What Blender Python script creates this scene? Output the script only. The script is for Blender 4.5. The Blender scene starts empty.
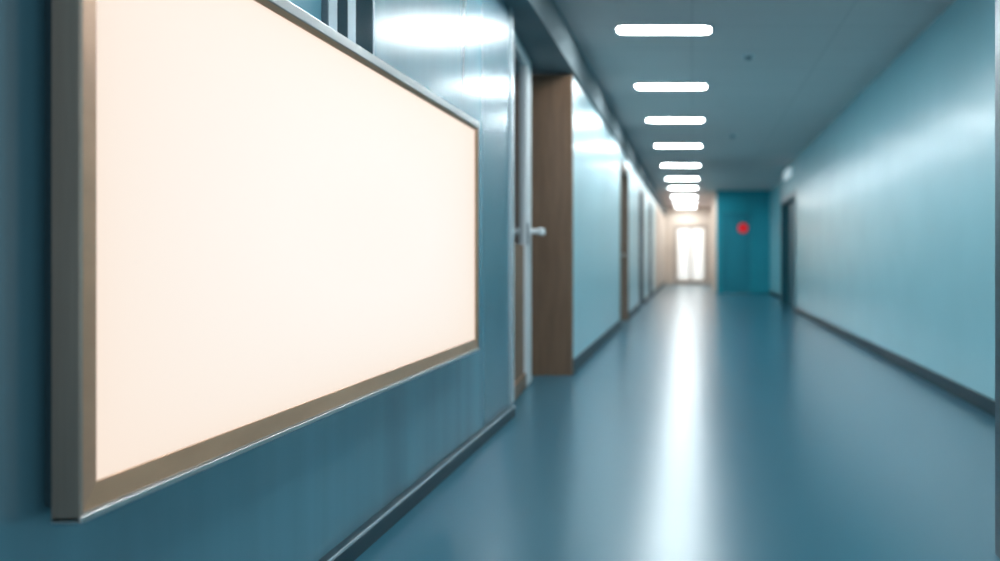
import bpy, bmesh, math
from mathutils import Vector
C=bpy.context.scene
COL=C.collection

# ---------- materials ----------
def mat(name,color,rough=.5,metal=0,spec=.5,noise=0.0,nscale=3,bump=0,coat=0,stretch=(1,1,1),crough=.15):
    m=bpy.data.materials.new(name);m.use_nodes=True
    nt=m.node_tree;b=nt.nodes['Principled BSDF']
    b.inputs['Roughness'].default_value=rough;b.inputs['Metallic'].default_value=metal
    b.inputs['Specular IOR Level'].default_value=spec
    b.inputs['Coat Weight'].default_value=coat
    b.inputs['Coat Roughness'].default_value=crough
    tc=nt.nodes.new('ShaderNodeTexCoord');mp=nt.nodes.new('ShaderNodeMapping')
    mp.inputs['Scale'].default_value=stretch
    n=nt.nodes.new('ShaderNodeTexNoise');n.inputs['Scale'].default_value=nscale;n.inputs['Detail'].default_value=4
    nt.links.new(tc.outputs['Object'],mp.inputs[0]);nt.links.new(mp.outputs[0],n.inputs['Vector'])
    r=nt.nodes.new('ShaderNodeValToRGB')
    r.color_ramp.elements[0].position=.3;r.color_ramp.elements[1].position=.7
    r.color_ramp.elements[0].color=[c*(1-noise) for c in color]+[1]
    r.color_ramp.elements[1].color=[min(1,c*(1+noise)) for c in color]+[1]
    nt.links.new(n.outputs['Fac'],r.inputs[0]);nt.links.new(r.outputs[0],b.inputs['Base Color'])
    if bump:
        bp=nt.nodes.new('ShaderNodeBump');bp.inputs['Strength'].default_value=bump;bp.inputs['Distance'].default_value=.01
        nt.links.new(n.outputs['Fac'],bp.inputs['Height']);nt.links.new(bp.outputs[0],b.inputs['Normal'])
    return m
def emit(name,color,s,base=.8,spec=.5):
    m=bpy.data.materials.new(name);m.use_nodes=True
    b=m.node_tree.nodes['Principled BSDF']
    b.inputs['Base Color'].default_value=(base,base,base,1);b.inputs['Specular IOR Level'].default_value=spec
    b.inputs['Emission Color'].default_value=(*color,1);b.inputs['Emission Strength'].default_value=s
    return m
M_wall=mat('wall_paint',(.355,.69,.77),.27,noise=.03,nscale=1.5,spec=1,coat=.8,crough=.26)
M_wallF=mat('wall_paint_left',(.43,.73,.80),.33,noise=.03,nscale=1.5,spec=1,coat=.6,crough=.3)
M_wallL=mat('wall_paint_near',(.085,.225,.29),.27,noise=.22,nscale=2.2,spec=1,stretch=(1,1.2,.06),coat=.6,crough=.2)  # vertical streaks in the colour stand in for soft wall reflections
M_floor=mat('floor_vinyl',(.020,.130,.19),.28,noise=.0,nscale=4,spec=.8,coat=.2,crough=.2,stretch=(1,.35,1))
M_base=mat('baseboard_vinyl',(.018,.045,.06),.45,noise=.05,spec=.3)
M_steel=mat('brushed_steel',(.60,.58,.56),.32,.85,noise=.08,nscale=14,stretch=(8,.3,1))
M_steeld=mat('steel_dark',(.22,.25,.27),.35,1,noise=.06,nscale=8,stretch=(1,1,12))
M_gap=mat('shadow_gap_matte',(.035,.075,.095),.8,spec=.2)  # dark colour paints a shadow gap between sign frame and wall
M_fr=mat('bronzed_steel',(.42,.33,.27),.34,.75,noise=.08,nscale=10,stretch=(8,1,.3))
M_bronze=mat('bronze_lip',(.58,.32,.19),.30,.5,noise=.10,nscale=10,stretch=(1,.3,1))
M_wood=mat('brown_wood',(.205,.118,.072),.42,noise=.14,nscale=4,stretch=(6,6,.6))
M_woodf=mat('brown_door',(.22,.15,.11),.45,noise=.1,nscale=4,stretch=(6,6,.6))
M_teal=mat('teal_wall',(.008,.31,.39),.4,noise=.05)
M_teald=mat('teal_door',(.006,.24,.31),.35,noise=.05)
M_tealx=mat('dark_teal_door',(.005,.09,.12),.4,noise=.05)
M_cream=mat('cream_wall',(.58,.49,.42),.5,noise=.04)
M_oak=mat('pale_oak',(.42,.35,.30),.5,noise=.06)
M_pale=mat('pale_panel',(.60,.66,.69),.25,.55,noise=.03)
M_mute=mat('muted_steel',(.34,.42,.46),.35,.6,noise=.03)
M_glass=mat('dark_glass',(.012,.03,.04),.08,spec=.8)
M_white=mat('white_plastic',(.75,.77,.78),.4)
M_red=emit('red_glow',(1,.01,.015),.3);M_red.node_tree.nodes['Principled BSDF'].inputs['Base Color'].default_value=(.8,.01,.015,1)  # slight glow added so the red disc looks more saturated
M_soff=mat('soffit_paint',(.20,.235,.25),.9,noise=.03,spec=.05)
E_sign=emit('sign_glow',(1,.875,.785),.985,.03,.2)
nt=E_sign.node_tree;b=nt.nodes['Principled BSDF'];tc=nt.nodes.new('ShaderNodeTexCoord');sp=nt.nodes.new('ShaderNodeSeparateXYZ')
nt.links.new(tc.outputs['Generated'],sp.inputs[0])
def mth(op,a,b_=None):
    k=nt.nodes.new('ShaderNodeMath');k.operation=op
    for i,v in enumerate((a,b_)):
        if v is None:continue
        if isinstance(v,(int,float)):k.inputs[i].default_value=v
        else:nt.links.new(v,k.inputs[i])
    return k.outputs[0]
def edge(s):return mth('MULTIPLY',mth('MULTIPLY',s,mth('SUBTRACT',1,s)),4)
pr=mth('POWER',mth('MULTIPLY',edge(sp.outputs[1]),edge(sp.outputs[2])),.45)
rp=nt.nodes.new('ShaderNodeValToRGB');rp.color_ramp.elements[0].color=(.97,.80,.67,1);rp.color_ramp.elements[1].color=(1,.93,.86,1)
rp.color_ramp.elements[1].position=.9
nt.links.new(pr,rp.inputs[0]);nt.links.new(rp.outputs[0],b.inputs['Emission Color'])
E_lamp=emit('lamp_glow',(.88,.97,1),74)
E_day=emit('daylight_glass',(.95,.96,.93),.55)
E_box=emit('bright_box_glow',(.75,.93,1),.4,.6)
# ceiling with tile joints
M_ceil=mat('ceiling_tiles',(.12,.165,.185),.55)
nt=M_ceil.node_tree;b=nt.nodes['Principled BSDF'];tc=nt.nodes.new('ShaderNodeTexCoord')
br=nt.nodes.new('ShaderNodeTexBrick');br.offset=0;br.inputs['Scale'].default_value=1
br.inputs['Brick Width'].default_value=1.2;br.inputs['Row Height'].default_value=.72
br.inputs['Mortar Size'].default_value=.006;br.inputs['Mortar Smooth'].default_value=.3
br.inputs['Color1'].default_value=(.68,.57,.55,1);br.inputs['Color2'].default_value=(.66,.555,.535,1)
br.inputs['Mortar'].default_value=(.53,.44,.43,1)
nt.links.new(tc.outputs['Object'],br.inputs['Vector']);nt.links.new(br.outputs['Color'],b.inputs['Base Color'])

# ---------- geometry helpers ----------
def newobj(name,bm,m,parent=None,bevel=0,smooth=False):
    me=bpy.data.meshes.new(name);bm.normal_update();bm.to_mesh(me);bm.free()
    o=bpy.data.objects.new(name,me);COL.objects.link(o);me.materials.append(m)
    if bevel:
        md=o.modifiers.new('bevel','BEVEL');md.width=bevel;md.segments=3;md.limit_method='ANGLE'
    if smooth:
        for p in me.polygons:p.use_smooth=True
    if parent:
        o.parent=parent
    return o
def addbox(bm,b):
    x0,x1,y0,y1,z0,z1=b
    v=[bm.verts.new(p) for p in((x0,y0,z0),(x1,y0,z0),(x1,y1,z0),(x0,y1,z0),(x0,y0,z1),(x1,y0,z1),(x1,y1,z1),(x0,y1,z1))]
    for f in((3,2,1,0),(4,5,6,7),(0,1,5,4),(1,2,6,5),(2,3,7,6),(3,0,4,7)):bm.faces.new([v[i] for i in f])
def boxes(name,bs,m,parent=None,bevel=0):
    bm=bmesh.new()
    for b in bs:addbox(bm,b)
    return newobj(name,bm,m,parent,bevel)
def struct(o,label=None,cat=None):
    o['kind']='structure'
    if label:o['label']=label
    if cat:o['category']=cat
    return o
def empty(name,loc,label,cat,group=None):
    e=bpy.data.objects.new(name,None);e.location=loc;e.empty_display_size=.1;COL.objects.link(e)
    e['label']=label;e['category']=cat
    if group:e['group']=group
    return e
def rrect(name,w,d,r,z0,z1,m,parent,ring=None):
    """rounded rectangle slab in XY, optionally hollow (ring width)"""
    bm=bmesh.new()
    def loop(w,d,r,z):
        L=[]
        for cx,cy,a0 in((w/2-r,d/2-r,0),(-w/2+r,d/2-r,90),(-w/2+r,-d/2+r,180),(w/2-r,-d/2+r,270)):
            for k in range(9):
                a=math.radians(a0+k*90/8);L.append(bm.verts.new((cx+r*math.cos(a),cy+r*math.sin(a),z)))
        return L
    a=loop(w,d,r,z0);b_=loop(w,d,r,z1);n=len(a)
    for i in range(n):bm.faces.new((a[i],a[(i+1)%n],b_[(i+1)%n],b_[i]))
    if ring:
        c=loop(w-2*ring,d-2*ring,r-ring,z0);e=loop(w-2*ring,d-2*ring,r-ring,z1)
        for i in range(n):
            j=(i+1)%n
            bm.faces.new((c[j],c[i],e[i],e[j]));bm.faces.new((a[j],a[i],c[i],c[j]));bm.faces.new((b_[i],b_[j],e[j],e[i]))
    else:
        bm.faces.new(a[::-1]);bm.faces.new(b_)
    return newobj(name,bm,m,parent)
def cyl(name,r,depth,loc,axis,m,parent=None,seg=32,r2=None):
    bm=bmesh.new();bmesh.ops.create_cone(bm,cap_ends=True,segments=seg,radius1=r,radius2=r if r2 is None else r2,depth=depth)
    if axis=='X':bmesh.ops.rotate(bm,verts=bm.verts,cent=(0,0,0),matrix=__import__('mathutils').Matrix.Rotation(math.pi/2,3,'Y'))
    if axis=='Y':bmesh.ops.rotate(bm,verts=bm.verts,cent=(0,0,0),matrix=__import__('mathutils').Matrix.Rotation(math.pi/2,3,'X'))
    bmesh.ops.translate(bm,verts=bm.verts,vec=loc)
    o=newobj(name,bm,m,parent);md=o.modifiers.new('b','BEVEL');md.width=min(r,depth)*.2;md.segments=2;md.limit_method='ANGLE'
    return o

YE=22.2; YF=30; HC=2.88
# ---------- shell ----------
struct(boxes('floor',[(-1.8,4.5,-4,YF+.2,-.1,0)],M_floor),'glossy dark teal vinyl corridor floor','floor')
struct(boxes('ceiling',[(-1.8,4.5,-1.6,YF+.2,HC,HC+.1)],M_ceil),'grey-blue tiled corridor ceiling','ceiling')
XN=-1.15; XL=-1.03; XR=1.92; XR2=2.16
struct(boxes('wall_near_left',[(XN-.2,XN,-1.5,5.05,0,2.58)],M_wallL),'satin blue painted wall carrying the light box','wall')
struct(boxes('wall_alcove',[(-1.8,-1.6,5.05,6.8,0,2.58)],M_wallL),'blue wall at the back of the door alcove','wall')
DL=[(11.5,12.8),(15.6,16.8),(19,20.2)]
segs=[];y=6.88
for a,b_ in DL:
    segs.append((XL-.2,XL,y,a,0,2.58));segs.append((XL-.2,XL,a,b_,2.35,2.58));y=b_
segs.append((XL-.2,XL,y,YE,0,2.58))
struct(boxes('wall_left',segs,M_wallF),'satin pale blue corridor wall with recessed doors','wall')
struct(boxes('wall_far_left',[(XL-.2,XL,YE,YF,0,2.58)],M_cream),'cream wall of the far lobby','wall')
struct(boxes('wall_wood_return',[(-1.6,XL+.01,6.8,6.88,0,2.56)],M_wood),'brown wood panelled wall end beside the alcove','wall')
struct(boxes('trim_1',[(-1.8,-1.0,-1.5,YF,2.58,HC)],M_soff),'dark grey-blue ceiling soffit','soffit')
ra,rb=14.9,17.2
struct(boxes('wall_right',[(XR,XR+.2,2.69,ra,0,HC),(XR,XR+.2,ra,rb,2.2,HC),(XR,XR2,rb-.08,rb,0,2.2),(XR,XR2,rb-.08,rb,2.2,HC),(XR2,XR2+.2,rb-.08,YE,0,HC)],M_wall),'long satin pale blue corridor wall','wall')
struct(boxes('wall_entry',[(1.035,2.12,2.6,2.69,0,HC)],M_wallL),'short return wall beside the corridor entry','wall')
struct(boxes('trim_2',[(1.022,1.06,2.585,2.70,0,HC)],M_steeld,None,.003),'steel corner guard on the return wall','trim')
# end walls
FD=2.25
struct(boxes('wall_end',[(.69,.80,YE,YE+.2,0,HC),(.80,1.66,YE,YE+.2,2.3,HC),(1.66,2.36,YE,YE+.2,0,HC)],M_teal),'deep teal end wall with a door','wall')
struct(boxes('wall_far_right',[(.69,.80,YE+.2,YF,0,HC)],M_cream),'cream wall of the far lobby','wall')
struct(boxes('wall_far',[(-1.1,-.70,YF,YF+.2,0,HC),(-.70,.60,YF,YF+.2,FD,HC),(.60,.8,YF,YF+.2,0,HC)],M_cream),'cream wall around the bright glazed doors','wall')

# baseboards
struct(boxes('baseboard_near_left',[(XN,XN+.036,-1.5,5.05,0,.07)],M_base,None,.002))
struct(boxes('trim_5',[(XN+.031,XN+.038,-1.5,5.05,.062,.072)],M_pale,None,.001),'thin pale metal edge on the baseboard','trim')
bs=[];y=6.89
for a,b_ in DL:
    bs.append((XL,XL+.018,y,a-.07,0,.12));y=b_+.07
bs.append((XL,XL+.018,y,YF,0,.12))
struct(boxes('baseboard_left',bs,M_base))
struct(boxes('baseboard_right',[(XR-.02,XR,2.69,ra-.07,0,.10),(XR2-.02,XR2,rb+.01,YE,0,.10)],M_base,None,.004))

# ---------- recessed doors in left wall ----------
def lever(parent,x,y,z,sgn,ydir,k=1.0,m=None):
    m=m or M_steel
    h=bpy.data.objects.new('handle',None);h.empty_display_size=.05;COL.objects.link(h);h.parent=parent
    boxes('backplate',[(min(x,x+sgn*.008),max(x,x+sgn*.008),y-.025*k,y+.025*k,z-.09*k,z+.09*k)],m,h,.003)
    cyl('spindle',.013*k,.055*k,(x+sgn*.033*k,y,z),'X',m,h)
    a=x+sgn*.045*k;bb=x+sgn*.075*k;ya,yb=sorted((y-ydir*.02*k,y+ydir*.09*k))
    boxes('lever',[(min(a,bb),max(a,bb),ya,yb,z-.02*k,z+.02*k)],m,h,.012*k)
n=1
for a,b_ in DL:
    d=boxes('door_%d'%n,[(XL-.15,XL-.10,a+.04,b_-.04,.005,2.31)],M_woodf,None,.004)
    struct(d,'brown wooden door in a recessed frame','door')
    fr=boxes('door_frame',[(XL-.16,XL+.015,a-.05,a+.04,0,2.4),(XL-.16,XL+.015,b_-.04,b_+.05,0,2.4),(XL-.16,XL+.015,a+.04,b_-.04,2.31,2.4)],M_steeld if n>1 else M_woodf,d,.004)
    lever(d,XL-.10,b_-.14,1.05,1,-1)
    n+=1
# right wall door
d=boxes('door_%d'%n,[(XR+.12,XR+.17,ra+.05,rb-.13,.005,2.14)],M_tealx,None,.004);struct(d,'dark teal door in a recessed opening','door')
boxes('door_frame',[(XR-.015,XR+.18,ra-.06,ra+.05,0,2.26),(XR-.015,XR+.18,rb-.13,rb+.02,0,2.26),(XR-.015,XR+.18,ra+.05,rb-.13,2.14,2.26)],M_tealx,d,.004)
lever(d,XR+.12,ra+.2,1.05,-1,1)
n+=1
# teal end door
d=boxes('door_%d'%n,[(.85,1.61,YE+.03,YE+.08,.005,2.25)],M_teald,None,.003);struct(d,'deep teal door','door')
boxes('door_frame',[(.80,.85,YE-.02,YE+.1,0,2.3),(1.61,1.66,YE-.02,YE+.1,0,2.3),(.85,1.61,YE-.02,YE+.1,2.25,2.3)],M_teal,d,.004)
n+=1
# bright glazed far doors
fx0,fx1=-.64,.54;mid=(fx0+fx1)/2
def leaf(x0,x1):
    return [(x0,x0+.10,YF+.03,YF+.08,.01,FD-.05),(x1-.04,x1,YF+.03,YF+.08,.01,FD-.05),(x0+.10,x1-.04,YF+.03,YF+.08,.01,.2),(x0+.10,x1-.04,YF+.03,YF+.08,FD-.15,FD-.05)]
d=boxes('door_%d'%n,leaf(fx0,mid-.002)+[(2*mid-q1,2*mid-q0,a,b_,c,e) for q0,q1,a,b_,c,e in leaf(fx0,mid-.002)],M_oak,None)
struct(d,'glazed double door flooded with daylight','door')
boxes('glass_pane',[(fx0+.10,mid-.042,YF+.05,YF+.06,.2,FD-.15)],E_day,d)
boxes('glass_pane',[(mid+.042,fx1-.10,YF+.05,YF+.06,.2,FD-.15)],E_day,d)
boxes('door_frame',[(fx0-.06,fx0-.005,YF-.02,YF+.1,0,FD),(fx1+.005,fx1+.06,YF-.02,YF+.1,0,FD),(fx0-.005,fx1+.005,YF-.02,YF+.1,FD-.045,FD)],M_oak,d)
n+=1

# ---------- open steel-framed door leaf in alcove ----------
dl=bpy.data.objects.new('door_%d'%n,None);COL.objects.link(dl);struct(dl,'steel framed brown door leaf standing in the alcove','door')
dl.location=(-1.235,5.42,0)
L=1.0;H=2.565
boxes('stile',[(-.02,.02,0,.07,.01,H)],M_white,dl,.004)
boxes('stile',[(-.02,.02,L-.30,L,.01,H)],M_white,dl,.004)
boxes('rail',[(-.02,.02,.07,L-.30,H-.09,H)],M_white,dl,.004)
boxes('rail',[(-.02,.02,.07,L-.30,.01,.12)],M_wood,dl,.004)
boxes('panel',[(-.015,-.005,.07,L-.30,1.1,H-.09)],M_glass,dl)
boxes('panel',[(-.015,.0,.07,L-.30,.12,1.1)],M_wood,dl)
boxes('lock_plate',[(.02,.028,L-.29,L-.21,1.10,1.27)],M_steeld,dl,.003)
lever(dl,.02,L-.13,1.21,1,1,1.5,M_white)
dl.rotation_euler=(0,0,math.radians(4.2))
# jamb at wall end
struct(boxes('trim_6',[(XN-.21,XN+.012,5.05,5.10,0,2.58)],M_pale,None,.004),'steel jamb trim at the wall end','trim')

# ---------- light box sign ----------
XS=-1.07;XB=-1.12;y0,y1=1.398,4.02;z0,z1=.538,1.678
sg=empty('light_box_sign',(XN,(y0+y1)/2,z0),'large blank glowing cream light box in a brushed metal frame','sign')
def P(o):
    o.parent=sg;o.matrix_parent_inverse=sg.matrix_world.inverted();return o
bpy.context.view_layer.update()
def frame(name,x0,x1,Y0,Y1,Z0,Z1,wl,wr,wt,wb,m,bev,dx=0):
    bm=bmesh.new()
    o=[(Y0,Z0),(Y1,Z0),(Y1,Z1),(Y0,Z1)];i=[(Y0+wl,Z0+wb),(Y1-wr,Z0+wb),(Y1-wr,Z1-wt),(Y0+wl,Z1-wt)]
    V=lambda L,x:[bm.verts.new((x,a,b)) for a,b in L]
    of,if_,ob,ib=V(o,x1),V(i,x1-dx),V(o,x0),V(i,x0)
    for k in range(4):
        j=(k+1)%4
        bm.faces.new((of[k],of[j],if_[j],if_[k]));bm.faces.new((ob[j],ob[k],ib[k],ib[j]))
        bm.faces.new((of[j],of[k],ob[k],ob[j]));bm.faces.new((if_[k],if_[j],ib[j],ib[k]))
    ob_=newobj(name,bm,m,None,bev);return P(ob_)
frame('outer_frame',XB,XS,y0,y1,z0,z1,.008,.018,.028,.014,M_fr,.002)
frame('inner_frame',XB,XS-.001,y0+.008,y1-.018,z0+.014,z1-.028,.044,.018,.014,.044,M_bronze,.001,.008)
P(boxes('top_trim',[(XB,XS+.002,y0,y1,z1-.026,z1+.004)],M_steel,None,.002))
P(boxes('bottom_trim',[(XB,XS+.002,y0,y1,z0-.003,z0+.009)],M_steel,None,.002))
P(boxes('backbox',[(XN+.002,XB,y0+.02,y1-.03,z0+.02,z1-.03)],M_gap,None,.003))
P(boxes('light_panel',[(XB,XS-.012,y0+.052,y1-.036,z0+.058,z1-.042)],E_sign))

# ---------- dark glazed wall cabinet above sign ----------
cb=empty('wall_cabinet',(XN,2.75,1.8),'steel framed dark glass wall cabinet above the light box','cabinet')
bpy.context.view_layer.update()
def P2(o):
    o.parent=cb;o.matrix_parent_inverse=cb.matrix_world.inverted();return o
zb=1.69
P2(boxes('body',[(XN,XN+.02,2.48,2.84,zb,2.4)],M_steeld,None,.003))
P2(boxes('frame',[(XN+.02,XN+.024,2.48,2.54,zb,2.4),(XN+.02,XN+.024,2.62,2.68,zb,2.4),(XN+.02,XN+.024,2.825,2.84,zb,2.4),(XN+.02,XN+.024,2.54,2.62,2.38,2.4),(XN+.02,XN+.024,2.68,2.825,2.38,2.4)],M_mute,None,.001))
for ya,yb in((2.54,2.62),(2.68,2.825)):
    P2(boxes('glass_door',[(XN+.02,XN+.022,ya,yb,zb,2.38)],M_glass))

# ---------- ceiling lamps ----------
Ys=[6.54,8.70,10.82,13.3,16.1,18.8,21.3,24.2,27,29.3,4.4,2.2]
xc=-.228
for i,yy in enumerate(Ys):
    e=empty('ceiling_light',(xc,yy,HC),'rounded rectangular white recessed ceiling light','ceiling light','row of corridor ceiling lights')
    if i==0:
        h=rrect('housing',.80,.24,.08,-.020,0,M_white,e,ring=.02)
        g=rrect('diffuser',.76,.20,.06,-.014,-.004,E_lamp,e)
    else:
        for s in(h,g):
            c=s.copy();c.parent=e;COL.objects.link(c)
# warm fill added to brighten the far lobby, not a fitting
la=bpy.data.lights.new('lobby_fill','AREA');la.energy=22;la.color=(1,.82,.66);la.shape='RECTANGLE';la.size=1.3;la.size_y=5
lo=bpy.data.objects.new('lobby_fill',la);lo.location=(-.1,26.6,2.84);COL.objects.link(lo)

# ---------- small things ----------
def detector(x,y):
    e=empty('smoke_detector',(x,y,HC),'small round white smoke detector on the ceiling','smoke detector','ceiling smoke detectors')
    cyl('base',.055,.02,(0,0,-.01),'Z',M_white,e);cyl('sensor_head',.025,.03,(0,0,-.033),'Z',M_steeld,e,r2=.038)
detector(.52,7.4);detector(.62,12.2)
e=empty('round_sign',(1.415,YE,1.83),'round red warning sign on the teal door','sign')
cyl('disc',.14,.015,(0,.012,0),'Y',M_red,e);cyl('rim',.155,.012,(0,.022,0),'Y',M_teald,e)
e=empty('bright_box',(XR,15.6,2.55),'added pale glowing box above the recessed door','glowing box')  # glowing box added to make the bright patch high on the wall
boxes('housing',[(-.03,0,-.5,.5,-.02,.2)],M_wall,e,.01)
boxes('glow_box',[(-.09,-.03,-.48,.48,0,.18)],E_box,e,.03)

# ---------- world / camera ----------
w=bpy.data.worlds.new('w');C.world=w;w.use_nodes=True
w.node_tree.nodes['Background'].inputs[0].default_value=(.68,.80,.86,1);w.node_tree.nodes['Background'].inputs[1].default_value=1.2
cam=bpy.data.cameras.new('cam');co=bpy.data.objects.new('cam',cam);COL.objects.link(co);C.camera=co
co.location=(0,0,1);co.rotation_euler=(math.pi/2,0,0)
cam.sensor_width=36;cam.lens=28.8;cam.shift_x=-.192;cam.shift_y=-.0225;cam.clip_start=.05
cam.dof.use_dof=True;cam.dof.focus_distance=2.2;cam.dof.aperture_fstop=1.35
C.view_settings.view_transform='Standard';C.view_settings.look='None'
